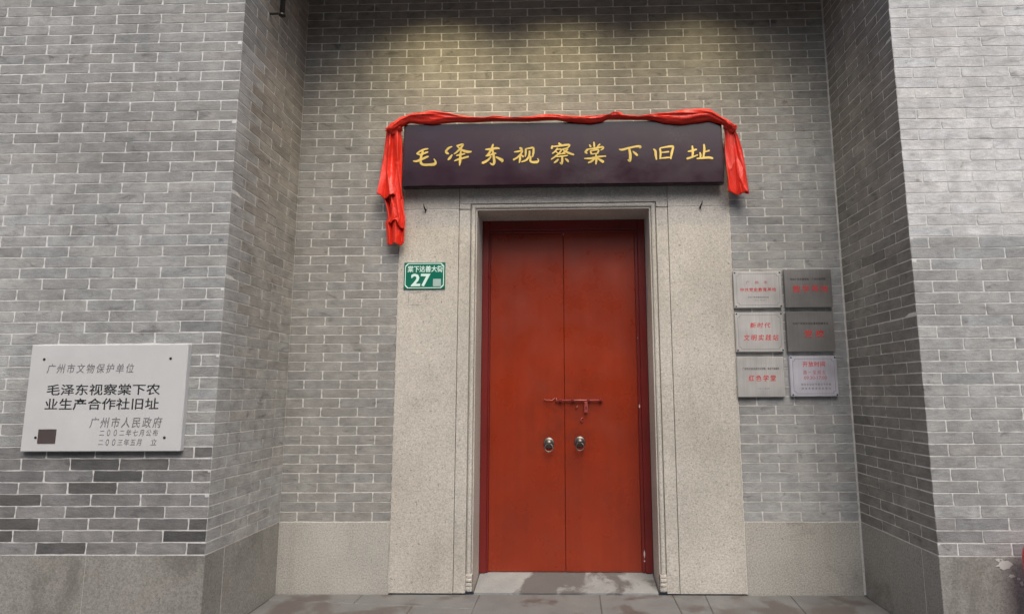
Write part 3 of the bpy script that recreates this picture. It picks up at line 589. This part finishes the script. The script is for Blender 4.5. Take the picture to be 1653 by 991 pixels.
for (ax, az, bx_, bz) in ((-1.150, 2.076, -1.045, 2.078), (-1.156, 2.070, -1.156, 1.990), (-1.146, 1.984, -1.050, 1.988), (-1.028, 2.068, -1.030, 2.0)):
    bm = bmesh.new(); rr = random.Random(3); N = 7; top_, bot_ = [], []
    dx, dz = bx_-ax, bz-az; L_ = math.hypot(dx, dz); nx_, nz_ = -dz/L_, dx/L_
    for k in range(N):
        t = k/(N-1); wv = .0028*rr.uniform(.3, 1); cxx, czz = ax+dx*t+.03, az+dz*t
        top_.append(bm.verts.new((cxx+nx_*wv, YS-.0006, czz+nz_*wv))); bot_.append(bm.verts.new((cxx-nx_*wv, YS-.0006, czz-nz_*wv)))
    for k in range(N-1): bm.faces.new((bot_[k], bot_[k+1], top_[k+1], top_[k]))
    link('glue_mark', bm_mesh(bm), M_RESID, sur)

# ------------------------------------------------------------------ red double door
YD = .28
door = thing('double_door', 'tall red painted double door with ring pulls and a sliding bolt', 'door', (-.03, YD, .056))
part_box('frame_post', door, M_FRAME, xl+.001, -.612, YD, .34, .057, zt-.001, .004)
part_box('frame_post', door, M_FRAME, .548, xr-.001, YD, .34, .057, zt-.001, .004)
part_box('frame_head', door, M_FRAME, -.612, .548, YD+.0015, .34, 2.612, zt-.001, .003)
part_box('frame_bead', door, M_FRAME, -.6115, -.600, YD+.012, .34, .057, 2.6115, .002)
part_box('frame_bead', door, M_FRAME, .524, .5475, YD+.010, .34, .057, 2.6115, .003)
part_box('frame_bead', door, M_FRAME, -.600, .524, YD+.011, .34, 2.590, 2.6115, .003)
YL = YD+.026
lf = part_box('door_leaf', door, M_DOOR, -.599, -.0315, YL, YL+.045, .060, 2.589, .002)
rl = part_box('door_leaf', door, M_DOOR, -.0285, .523, YL-.003, YL+.045, .060, 2.589, .002)
part_box('door_gap_shadow_strip', door, M_DARKHOLE, -.06, 0, YL+.046, YL+.06, .06, 2.589)
def ring_pull(x, z, parent):
    y = YL-.004
    bm = bmesh.new(); lathe(bm, [(.040, 0), (.041, .004), (.036, .008), (.030, .009), (.027, .016), (.018, .026), (.008, .031), (.002, .032)], 24, 'Y', (x+.03, y-YD, z-.056))
    e = link('escutcheon', bm_mesh(bm, smooth=True), M_NICK, parent); e.parent = parent
    bm = bmesh.new(); N = 22
    ps = [(x+.03+.030*math.sin(t), y-YD-.024-.010*(1-math.cos(t))*.5, z-.056-.016-(.032-.032*math.cos(t))*.88+.010) for t in [2*math.pi*k/N for k in range(N)]]
    rings = []
    for i, p in enumerate(ps):
        p = Vector(p); d = (Vector(ps[(i+1) % N])-Vector(ps[i-1])).normalized(); a_ = Vector((0, 1, 0)); a_ = (a_-d*a_.dot(d)).normalized(); b_ = d.cross(a_)
        rings.append([bm.verts.new(p+(a_*math.cos(t)+b_*math.sin(t))*.0042) for t in [2*math.pi*k/6 for k in range(6)]])
    for i in range(N):
        r0, r1 = rings[i], rings[(i+1) % N]
        for k in range(6): bm.faces.new((r0[k], r0[(k+1) % 6], r1[(k+1) % 6], r1[k]))
    bmesh.ops.recalc_face_normals(bm, faces=bm.faces[:]); link('ring', bm_mesh(bm, smooth=True), M_NICK, parent)
ring_pull(-.149, .978, lf); ring_pull(.082, .986, rl)
def DL(x, y, z): return (x+.03, y-YD, z-.056)
bm = bmesh.new(); tube(bm, [DL(-.083, YL-.022, 1.292), DL(.257, YL-.022, 1.292)], .0065, 8)
bolt = link('bolt', bm_mesh(bm, smooth=True), M_REDMETAL, door)
bm = bmesh.new()
for x in (-.062, .03, .15, .243):
    box(bm, x+.03-.010, x+.03+.010, YL-.031-YD, YL-YD+.001, 1.282-.056, 1.302-.056, .002)
link('keeper', bm_mesh(bm), M_FRAME, door)
bm = bmesh.new(); tube(bm, [DL(-.185, YL-.012, 1.302), DL(-.165, YL-.014, 1.293), DL(-.145, YL-.016, 1.296), DL(-.125, YL-.015, 1.290), DL(-.110, YL-.010, 1.303), DL(-.104, YL-.002, 1.312)], .0038, 6)
tube(bm, [DL(-.094, YL, 1.312), DL(-.092, YL-.02, 1.305), DL(-.092, YL-.02, 1.285), DL(-.094, YL, 1.278)], .0045, 6)
link('staple', bm_mesh(bm, smooth=True), M_REDMETAL, door)
bm = bmesh.new(); box(bm, .131+.03-.013, .131+.03+.013, YL-YD-.030, YL-YD-.025, 1.20-.056, 1.283-.056, .002)
hasp = link('hasp', bm_mesh(bm), M_REDMETAL, door)
bm = bmesh.new(); box(bm, .131+.03-.0035, .131+.03+.0035, YL-YD-.0306, YL-YD-.0302, 1.222-.056, 1.246-.056); link('hasp_slot', bm_mesh(bm), M_DARKHOLE, hasp)
bm = bmesh.new(); tube(bm, [DL(.066, YL, 1.252), DL(.065, YL-.014, 1.247), DL(.060, YL-.016, 1.236), DL(.056, YL-.008, 1.228)], .004, 6); link('nail', bm_mesh(bm, smooth=True), M_REDMETAL, door)
bm = bmesh.new(); tube(bm, [DL(.112, YL, 1.158), DL(.104, YL-.012, 1.162), DL(.094, YL-.014, 1.155), DL(.092, YL-.014, 1.140), DL(.099, YL-.012, 1.130), DL(.106, YL, 1.130)], .0035, 6); link('staple', bm_mesh(bm, smooth=True), M_REDMETAL, door)
for x, z, a_, b_ in ((.532, 1.248, .0055, .016), (.541, .190, .007, .030), (.541, .140, .008, .007), (.53, 1.76, .003, .006)):
    bm = bmesh.new(); rr = random.Random(int(z*100)); n = 9
    bm.faces.new([bm.verts.new((x+.03+math.cos(t)*a_*rr.uniform(.6, 1.1), .0092, z-.056+math.sin(t)*b_*rr.uniform(.7, 1.1))) for t in [-2*math.pi*k/n for k in range(n)]])
    link('paint_chip', bm_mesh(bm), M_CHIP, door)

# ------------------------------------------------------------------ name board with gilt characters
BX0, BX1, BZ0, BZ1, BY = -1.203, 1.138, 2.838, 3.322, -.115
board = thing('name_board', 'long dark plum lacquered board with nine gilt characters above the door', 'sign', ((BX0+BX1)/2, -.07, BZ0))
part_box('panel', board, M_BOARD, BX0+.012, BX1-.012, BY, -.075, BZ0+.006, BZ1-.006, .002)
part_box('frame_rim', board, M_BOARD, BX0, BX1, BY+.012, -.055, BZ0, BZ1, .004)
def catmull(ps, k=4):
    out = []; n = len(ps)
    for i in range(n-1):
        p0, p1, p2, p3 = ps[max(i-1, 0)], ps[i], ps[i+1], ps[min(i+2, n-1)]
        for j in range(k):
            t = j/k; out.append(tuple(.5*(2*b_+(c_-a_)*t+(2*a_-5*b_+4*c_-d_)*t*t+(3*b_-a_-3*c_+d_)*t**3) for a_, b_, c_, d_ in zip(p0, p1, p2, p3)))
    out.append(ps[-1]); return out
cxm = (BX0+BX1)/2
for ch in GILT:
    bm = bmesh.new()
    for si, st in enumerate(ch):
        ps = catmull(st, 4); yy = BY-.0035-.00018*si; L_, R_ = [], []
        for i, (x, z, w_) in enumerate(ps):
            a_ = ps[max(i-1, 0)]; b_ = ps[min(i+1, len(ps)-1)]; d = Vector((b_[0]-a_[0], b_[1]-a_[1])).normalized(); nn = Vector((-d.y, d.x))
            w_ = max(w_*.62, .004)
            L_.append((x+nn.x*w_, z+nn.y*w_)); R_.append((x-nn.x*w_, z-nn.y*w_))
        x, z, w_ = ps[0]; d = (Vector(ps[1][:2])-Vector(ps[0][:2])).normalized(); s0 = (x-d.x*w_*.45, z-d.y*w_*.45)
        x, z, w_ = ps[-1]; d = (Vector(ps[-1][:2])-Vector(ps[-2][:2])).normalized(); s1 = (x+d.x*w_*.45, z+d.y*w_*.45)
        lv = [bm.verts.new((p[0]-cxm, yy+.07, p[1]-BZ0)) for p in L_]; rv = [bm.verts.new((p[0]-cxm, yy+.07, p[1]-BZ0)) for p in R_]
        a_ = bm.verts.new((s0[0]-cxm, yy+.07, s0[1]-BZ0)); b_ = bm.verts.new((s1[0]-cxm, yy+.07, s1[1]-BZ0))
        fs = [bm.faces.new((lv[i], lv[i+1], rv[i+1], rv[i])) for i in range(len(lv)-1)]
        fs.append(bm.faces.new((a_, lv[0], rv[0]))); fs.append(bm.faces.new((b_, rv[-1], lv[-1])))
        e = bmesh.ops.extrude_face_region(bm, geom=fs); bmesh.ops.translate(bm, vec=(0, .0032, 0), verts=[g for g in e['geom'] if isinstance(g, bmesh.types.BMVert)])
    bmesh.ops.recalc_face_normals(bm, faces=bm.faces[:]); link('gilt_character', bm_mesh(bm), M_GOLD, board)

# ------------------------------------------------------------------ red satin cloth over the board
cloth = thing('red_cloth', 'red satin cloth bunched along the top of the name board, tails hanging at both ends', 'cloth', (0, -.1, 3.3))
def interp(ps, x):
    if x <= ps[0][0]: return ps[0][1]
    for (a_, b_), (c_, d_) in zip(ps, ps[1:]):
        if x <= c_: t = (x-a_)/(c_-a_+1e-9); t = t*t*(3-2*t)*.5+t*.5; return b_+(d_-b_)*t
    return ps[-1][1]
def grid(rows, m_, name, solid=.004, sub=0):
    bm = bmesh.new(); vs_ = [[bm.verts.new((p[0], p[1]+.1, p[2]-3.3)) for p in r] for r in rows]
    for a_, b_ in zip(vs_, vs_[1:]):
        for k in range(len(a_)-1): bm.faces.new((a_[k], a_[k+1], b_[k+1], b_[k]))
    me = bm_mesh(bm, name, True); o = link(name, me, m_, cloth)
    if solid: md = o.modifiers.new('thickness', 'SOLIDIFY'); md.thickness = solid; md.offset = 0
    return o
NX, NV = 220, 30; rows = []
for i in range(NX+1):
    x = -1.325+(1.225+1.325)*i/NX
    zt_, zl = interp(SWAG_TOP, x), interp(SWAG_LOW, x); cz_ = (zt_+zl)/2; hh = max((zt_-zl)/2, .008)
    row = []
    dpt = .030+hh*.3
    yc = -.122
    for j in range(NV+1):
        t = 2*math.pi*j/NV
        rd = lambda a_: 1-2*abs(math.sin(a_))**.8
        f = .16*rd(1.5*t+x*5+1.3*math.sin(x*4.3))+.12*rd(2.5*t-x*8+1.3+math.sin(x*2.1))+.06*rd(4*t+x*17)
        fl = 1+f*.75 if abs(math.sin(t)) < .85 else 1+f*.25
        row.append((x+.006*math.sin(6*t+x*20), yc-math.cos(t)*dpt*fl, cz_+math.sin(t)*hh*(fl if abs(math.sin(t)) < .85 else 1)))
    rows.append(row)
grid(rows, M_CLOTH, 'swag', 0)
for sgn, ph, x_a, x_b, wd in ((1, 0.0, -1.27, .30, .42), (-1, 2.2, -.55, .62, .36), (1, 4.0, .33, 1.19, .40)):     # upper layers of the bunched cloth, crossing over the first
    rows = []; NX2 = 120
    for i in range(NX2+1):
        q = i/NX2; x = x_a+(x_b-x_a)*q; zt_, zl = interp(SWAG_TOP, x), interp(SWAG_LOW, x); hh = max((zt_-zl)/2, .008)
        c_ = (zt_+zl)/2+hh*.52*math.sin(ph+x*5.2)*sgn; h2 = hh*wd*(.35+.65*math.sin(math.pi*q)**.5); row = []
        for j in range(15):
            t = math.pi*(j/14-.5)*1.25
            cr = 1+.22*(1-2*abs(math.sin(2*t+x*11+ph))**.7)
            row.append((x+.01*math.sin(t*2+x*14), -.122-(.026+hh*.34)-math.cos(t)*(.012+h2*.4)*cr+.010, c_+math.sin(t)*h2*cr))
        rows.append(row)
    grid(rows, M_CLOTH, 'swag_fold', .0015)
def curve_at(ps, t):
    n = len(ps)-1; i = min(int(t*n), n-1); f = t*n-i
    p0, p1, p2, p3 = ps[max(i-1, 0)], ps[i], ps[i+1], ps[min(i+2, n)]
    return tuple(.5*(2*b_+(c_-a_)*f+(2*a_-5*b_+4*c_-d_)*f*f+(3*b_-a_-3*c_+d_)*f**3) for a_, b_, c_, d_ in zip(p0, p1, p2, p3))
def tail(left, right, name, y0, folds, amp, hem=0.0, seed=0, gather=.35):
    NU, NVv = 60, 40; rows = []; rr = random.Random(seed); ph = [rr.uniform(0, 6.28) for _ in range(6)]
    for i in range(NVv+1):
        t = i/NVv; l = curve_at(left, t); r = curve_at(right, t); row = []
        a_ = amp*(gather+(1-gather)*min(t*2.2, 1))
        for j in range(NU+1):
            u = j/NU
            uu = u+.05*math.sin(2*math.pi*u*2+ph[4]+t*3)*math.sin(math.pi*u)
            wv = math.sin(2*math.pi*folds*u+ph[0]+1.1*math.sin(t*2.3+ph[1]))+.28*math.sin(2*math.pi*folds*1.9*u+ph[2]-t*2.2)+.06*math.sin(2*math.pi*folds*3.3*u+ph[3]+t*5)
            wr = .30*(1-2*abs(math.sin(t*6+u*3.2+ph[5]))**.6)*math.sin(math.pi*u)*math.sin(t*3+u*3)
            wv = .55*wv+.75*(1-2*abs(math.sin(math.pi*folds*1.25*u+ph[3]+.9*math.sin(t*2.6+ph[0])))**.75)
            z = l[1]+(r[1]-l[1])*u+hem*math.sin(2*math.pi*folds*u+ph[0])*(t**4)
            row.append((l[0]+(r[0]-l[0])*uu, y0-a_*(wv+wr)-.012*math.sin(math.pi*u), z))
        rows.append(row)
    return grid(rows, M_CLOTH, name, .003)
tail(TAIL_L_LEFT, TAIL_L_RIGHT, 'hanging_tail', -.108, 1.6, .023, .014, 3)
tail(TAIL_L2_LEFT, TAIL_L2_RIGHT, 'hanging_tail', -.072, 1.9, .02, .006, 11, .8)
tail([(TAIL_L2_LEFT[0][0]+.045, TAIL_L2_LEFT[0][1])]+[(p[0]+.03, p[1]+.02) for p in TAIL_L2_LEFT[1:5]], [(p[0]-.01, p[1]) for p in TAIL_L2_RIGHT[:5]], 'hanging_tail', -.100, 1.3, .02, .02, 5, .8)
tail(TAIL_R_LEFT, TAIL_R_RIGHT, 'hanging_tail', -.098, 1.25, .024, .006, 21)
tail([(p[0]+.045, p[1]) for p in TAIL_R_LEFT], [(p[0]-.006, p[1]+.004) for p in TAIL_R_RIGHT], 'hanging_tail', -.085, 1.5, .02, .006, 8)
for kx_, kz_, s_ in ((-1.262, 3.283, 1), (1.196, 3.262, -1)):       # the gathered knots at the two corners
    bm = bmesh.new(); lathe(bm, [(.012, -.05), (.034, -.035), (.030, -.012), (.026, 0), (.032, .018), (.034, .032), (.014, .048)], 26)
    for v in bm.verts:
        t = math.atan2(v.co.y, v.co.x); k = 1+.16*math.sin(6*t+v.co.z*30)+.08*math.sin(11*t); v.co.x *= k; v.co.y *= k
    mx = Matrix.Translation((kx_, -.108+.1, kz_-3.3)) @ Matrix.Rotation(s_*R(50), 4, 'Y'); bmesh.ops.transform(bm, matrix=mx, verts=bm.verts[:])
    link('knot', bm_mesh(bm, smooth=True), M_CLOTH, cloth)

# ------------------------------------------------------------------ signs
def loop_strip(name, parent, m, x0, x1, z0, z1, y, w_, cut, cutmode='chamfer', th=.0008):
    """thin printed border line with cut corners"""
    def ring(d):
        a_, b_, c_, e_ = x0+d, x1-d, z0+d, z1-d; k = cut
        if cutmode == 'chamfer': return [(a_+k, c_), (b_-k, c_), (b_, c_+k), (b_, e_-k), (b_-k, e_), (a_+k, e_), (a_, e_-k), (a_, c_+k)]
        out = []
        for (cx2, cz2, sx, sz, t0) in ((b_, c_, -1, 1, 0), (b_, e_, -1, -1, 1), (a_, e_, 1, -1, 2), (a_, c_, 1, 1, 3)):
            arc = [(cx2+sx*k+sx*-k*0, cz2)]
            pts = []
            for q in range(5):
                t = math.pi/2*q/4; pts.append((cx2+sx*k*math.cos(t), cz2+sz*k*math.sin(t)))
            out += pts if t0 % 2 == 0 else pts[::-1]
        return out
    o_, i_ = ring(0), ring(w_); bm = bmesh.new(); p = parent.location
    ov = [bm.verts.new((x-p.x, y-p.y, z-p.z)) for x, z in o_]; iv = [bm.verts.new((x-p.x, y-p.y, z-p.z)) for x, z in i_]; n = len(ov)
    fs = [bm.faces.new((ov[k], ov[(k+1) % n], iv[(k+1) % n], iv[k])) for k in range(n)]
    e = bmesh.ops.extrude_face_region(bm, geom=fs); bmesh.ops.translate(bm, vec=(0, th, 0), verts=[g for g in e['geom'] if isinstance(g, bmesh.types.BMVert)])
    bmesh.ops.recalc_face_normals(bm, faces=bm.faces[:])
    return link(name, bm_mesh(bm), m, parent)
# house number
nr = thing('house_number_sign', 'green enamel house number plate reading 27 on the left stone jamb', 'sign', (-1.043, -.01, 2.099))
part_box('plate', nr, M_GREEN, -1.194, -.892, -.016, -.008, 2.099, 2.297, .0015)
loop_strip('border', nr, M_MINT, -1.186, -.900, 2.106, 2.291, -.0172, .0055, .020)
letters('lettering', '棠下达善大街', nr, M_MINT, -1.168, -.908, 2.225, 2.272, -.0172, .018, .94)
letters('lettering', '27', nr, M_MINT, -1.141, -.998, 2.119, 2.214, -.0172, .028, whole=True)
part_box('sticker', nr, M_STICK, -.979, -.921, -.0175, -.0155, 2.119, 2.174)
# stone plaque on the left front wall
px0, px1, pz0, pz1 = -3.099, -2.181, 1.035, 1.638; PY = -.912
pl = thing('stone_plaque', 'grey-white stone plaque with black engraved characters on the left front wall', 'plaque', ((px0+px1)/2, YF, pz0))
part_box('slab', pl, M_MARBLE, px0, px1, PY, YF+.004, pz0, pz1, .004)
yy = PY-.001
letters('lettering', '广州市文物保护单位', pl, M_INKG, -2.998, -2.480, 1.474, 1.528, yy, .0, .80, .12)
letters('lettering', '毛泽东视察棠下农', pl, M_INKB, -2.985, -2.322, 1.350, 1.412, yy, .009, .93)
letters('lettering', '业生产合作社旧址', pl, M_INKB, -2.988, -2.322, 1.268, 1.332, yy, .009, .93)
letters('lettering', '广州市人民政府', pl, M_INKG, -2.715, -2.292, 1.166, 1.226, yy, .004, .82, .1)
letters('lettering', '二OO二年七月公布', pl, M_INKG, -2.655, -2.310, 1.120, 1.157, yy, .004, .78, .1)
letters('lettering', '二OO三年五月', pl, M_INKG, -2.655, -2.398, 1.068, 1.105, yy, .004, .80, .1)
letters('lettering', '立', pl, M_INKG, -2.355, -2.312, 1.068, 1.105, yy, .004, .80, .1)
for bx_, bz in ((-3.017, 1.555), (-2.277, 1.555), (-3.016, 1.114), (-2.275, 1.111)):
    bm = bmesh.new(); lathe(bm, [(.0075, 0), (.0075, .002), (.005, .004), (.001, .0045)], 12, 'Y', (bx_-(px0+px1)/2, PY-YF, bz-pz0)); link('bolt_head', bm_mesh(bm), M_IRON, pl)
part_box('bronze_plate', pl, M_BRONZE, -3.002, -2.900, PY-.004, PY+.001, 1.082, 1.160, .0008)
# six metal plaques
G6 = 'small metal plaques on the brick right of the doorway'
def plaque(label, x0, x1, z0, z1, m, y=-.030, border='round', inset=.018, tilt=0.0):
    p = thing('metal_plaque', label, 'plaque', ((x0+x1)/2, 0, z0), G6)
    part_box('plate', p, m, x0, x1, y, -.002, z0, z1, .002)
    if border:
        for sx_ in (x0+inset*.6, x1-inset*.6):
            for sz_ in (z0+inset*.6, z1-inset*.6):
                bm = bmesh.new(); lathe(bm, [(.006, 0), (.0055, .002), (.002, .003)], 10, 'Y', (sx_-(x0+x1)/2, y, sz_-z0)); link('screw', bm_mesh(bm), M_IRON, p)
    if border: loop_strip('etched_border', p, M_ETCH, x0+inset, x1-inset, z0+inset, z1-inset, y-.0006, .0022, .018, border)
    return p, y-.0008
p, y = plaque('brushed steel plaque with a long line of small red characters, top left of the six', 1.190, 1.530, 1.940, 2.204, M_STEEL)
for k, ch in enumerate('广州市'): letters('lettering', ch, p, M_TXTP, 1.278+k*.0627, 1.304+k*.0627, 2.110, 2.134, y, .01, 1.0)
letters('lettering', '中共党史教育基地', p, M_TXTR, 1.232, 1.490, 2.056, 2.084, y, .012, .86)
letters('lettering', '中共广州市委党史研究室', p, M_INKG, 1.285, 1.435, 2.010, 2.021, y, .0, .85)
letters('lettering', '二O二一年六月', p, M_INKG, 1.322, 1.41, 1.990, 1.998, y, .0, .8)
p, y = plaque('steel plaque toned dark for its reflection, with four large red characters, top right of the six', 1.552, 1.883, 1.939, 2.214, M_STEELD, -.034, None)
letters('lettering', '中共广州市委党校·广州行政学院', p, M_INKB, 1.590, 1.842, 2.132, 2.152, y, .0, .88)
letters('lettering', '教学基地', p, M_TXTR, 1.600, 1.862, 2.045, 2.098, y, .009, .80)
p, y = plaque('pale steel plaque with two lines of red characters, middle left of the six', 1.188, 1.524, 1.627, 1.907, M_STEEL)
letters('lettering', '新时代', p, M_TXTR, 1.288, 1.438, 1.796, 1.834, y, .01, .82, .15)
letters('lettering', '文明实践站', p, M_TXTR, 1.238, 1.492, 1.706, 1.748, y, .01, .78, .15)
p, y = plaque('steel plaque toned dark for its reflection, with only two large red characters, middle right of the six', 1.549, 1.879, 1.626, 1.907, M_STEELD, -.034, None)
letters('lettering', '中共广州市天河区委党校教学点', p, M_INKB, 1.588, 1.840, 1.815, 1.833, y, .0, .86)
letters('lettering', '党校', p, M_TXTR, 1.655, 1.815, 1.726, 1.778, y, .011, .70)
p, y = plaque('steel plaque with one line of four red characters, bottom left of the six', 1.186, 1.512, 1.313, 1.591, M_STEEL, border=None)
letters('lettering', '广州市天河区社会主义学院·统战干部基地', p, M_INKB, 1.222, 1.478, 1.500, 1.518, y, .0, .86)
letters('lettering', '红色学堂', p, M_TXTR, 1.258, 1.458, 1.422, 1.464, y, .012, .76, .1)
letters('lettering', '二O二一年五月', p, M_INKG, 1.320, 1.405, 1.366, 1.376, y, .0, .8)
p, y = plaque('bluish steel opening hours plaque reading 09:30-17:00, bottom right of the six', 1.554, 1.880, 1.315, 1.595, M_STEELB)
letters('lettering', '开放时间', p, M_TXTR, 1.640, 1.802, 1.520, 1.556, y, .009, .86)
letters('lettering', '周一至周五', p, M_TXTP, 1.640, 1.802, 1.466, 1.496, y, .0, .80)
letters('lettering', '09:30-17:00', p, M_TXTP, 1.648, 1.804, 1.432, 1.456, y, .0, whole=True)
letters('lettering', '周末及法定节假日不开放', p, M_INKG, 1.622, 1.832, 1.390, 1.406, y, .0, .80)
letters('lettering', '团体参观请提前预约', p, M_INKG, 1.622, 1.832, 1.362, 1.378, y, .0, .66)

# ------------------------------------------------------------------ black pipe high on the left return wall
pipe = thing('black_pipe', 'black pipe end hanging high in the left corner of the recess', 'pipe', (-1.93, -.575, 3.9))
bm = bmesh.new(); tube(bm, [(0, 0, .012), (0, 0, .56)], .017, 12); link('tube', bm_mesh(bm, smooth=True), M_BLACK, pipe)
bm = bmesh.new(); lathe(bm, [(.020, -.002), (.023, 0), (.023, .010), (.018, .013)], 14); link('end_cap', bm_mesh(bm), M_BLACK, pipe)
bm = bmesh.new(); box(bm, -.085, 0, -.008, .008, .013, .019); link('bracket', bm_mesh(bm), M_IRON, pipe)

# ------------------------------------------------------------------ red canister at the right edge
can = thing('red_canister', 'red metal cylinder standing at the far right edge before the pale brick wall', 'canister', (2.3475+.075, -1.0, 0))
bm = bmesh.new(); lathe(bm, [(.07, 0), (.075, .01), (.075, .50), (.068, .535), (.045, .558), (.02, .566)], 32); link('body', bm_mesh(bm, smooth=True), M_CAN, can)
bm = bmesh.new(); lathe(bm, [(.014, .566), (.014, .60), (.02, .602), (.02, .62), (.004, .622)], 14); link('valve', bm_mesh(bm), M_IRON, can)

# ------------------------------------------------------------------ wall-washing lamps under the porch ceiling
for lx in (-.93, .0, .92):
    lab = {-.93: 'left', .0: 'middle', .92: 'right'}[lx]
    t = thing('spot_lamp', 'small black ceiling spot lamp above the name board, %s one of three' % lab, 'lamp', (lx, -.68, 4.44), 'ceiling spot lamps above the name board')
    bm = bmesh.new(); lathe(bm, [(.03, -.10), (.038, -.09), (.038, 0), (.045, .018)], 20); link('housing', bm_mesh(bm), M_BLACK, t)
    bm = bmesh.new(); lathe(bm, [(.026, -.103), (.026, -.1005)], 20); link('lens', bm_mesh(bm), M_LAMPGLASS, t)
    ld = bpy.data.lights.new('spot_light', 'SPOT'); ld.energy = SPOT_W*{-.93: 1.2, .0: .95, .92: .7}[lx]; ld.color = (1, .83, .47); ld.spot_size = R(122); ld.spot_blend = 1.0; ld.shadow_soft_size = .06
    lo = bpy.data.objects.new('spot_light', ld); COL.objects.link(lo); lo.parent = t; lo.location = (0, 0, -.11)
    d = Vector((lx*1.05, .0, 2.85))-Vector((lx, -.68, 4.33)); lo.rotation_euler = d.to_track_quat('-Z', 'Y').to_euler()
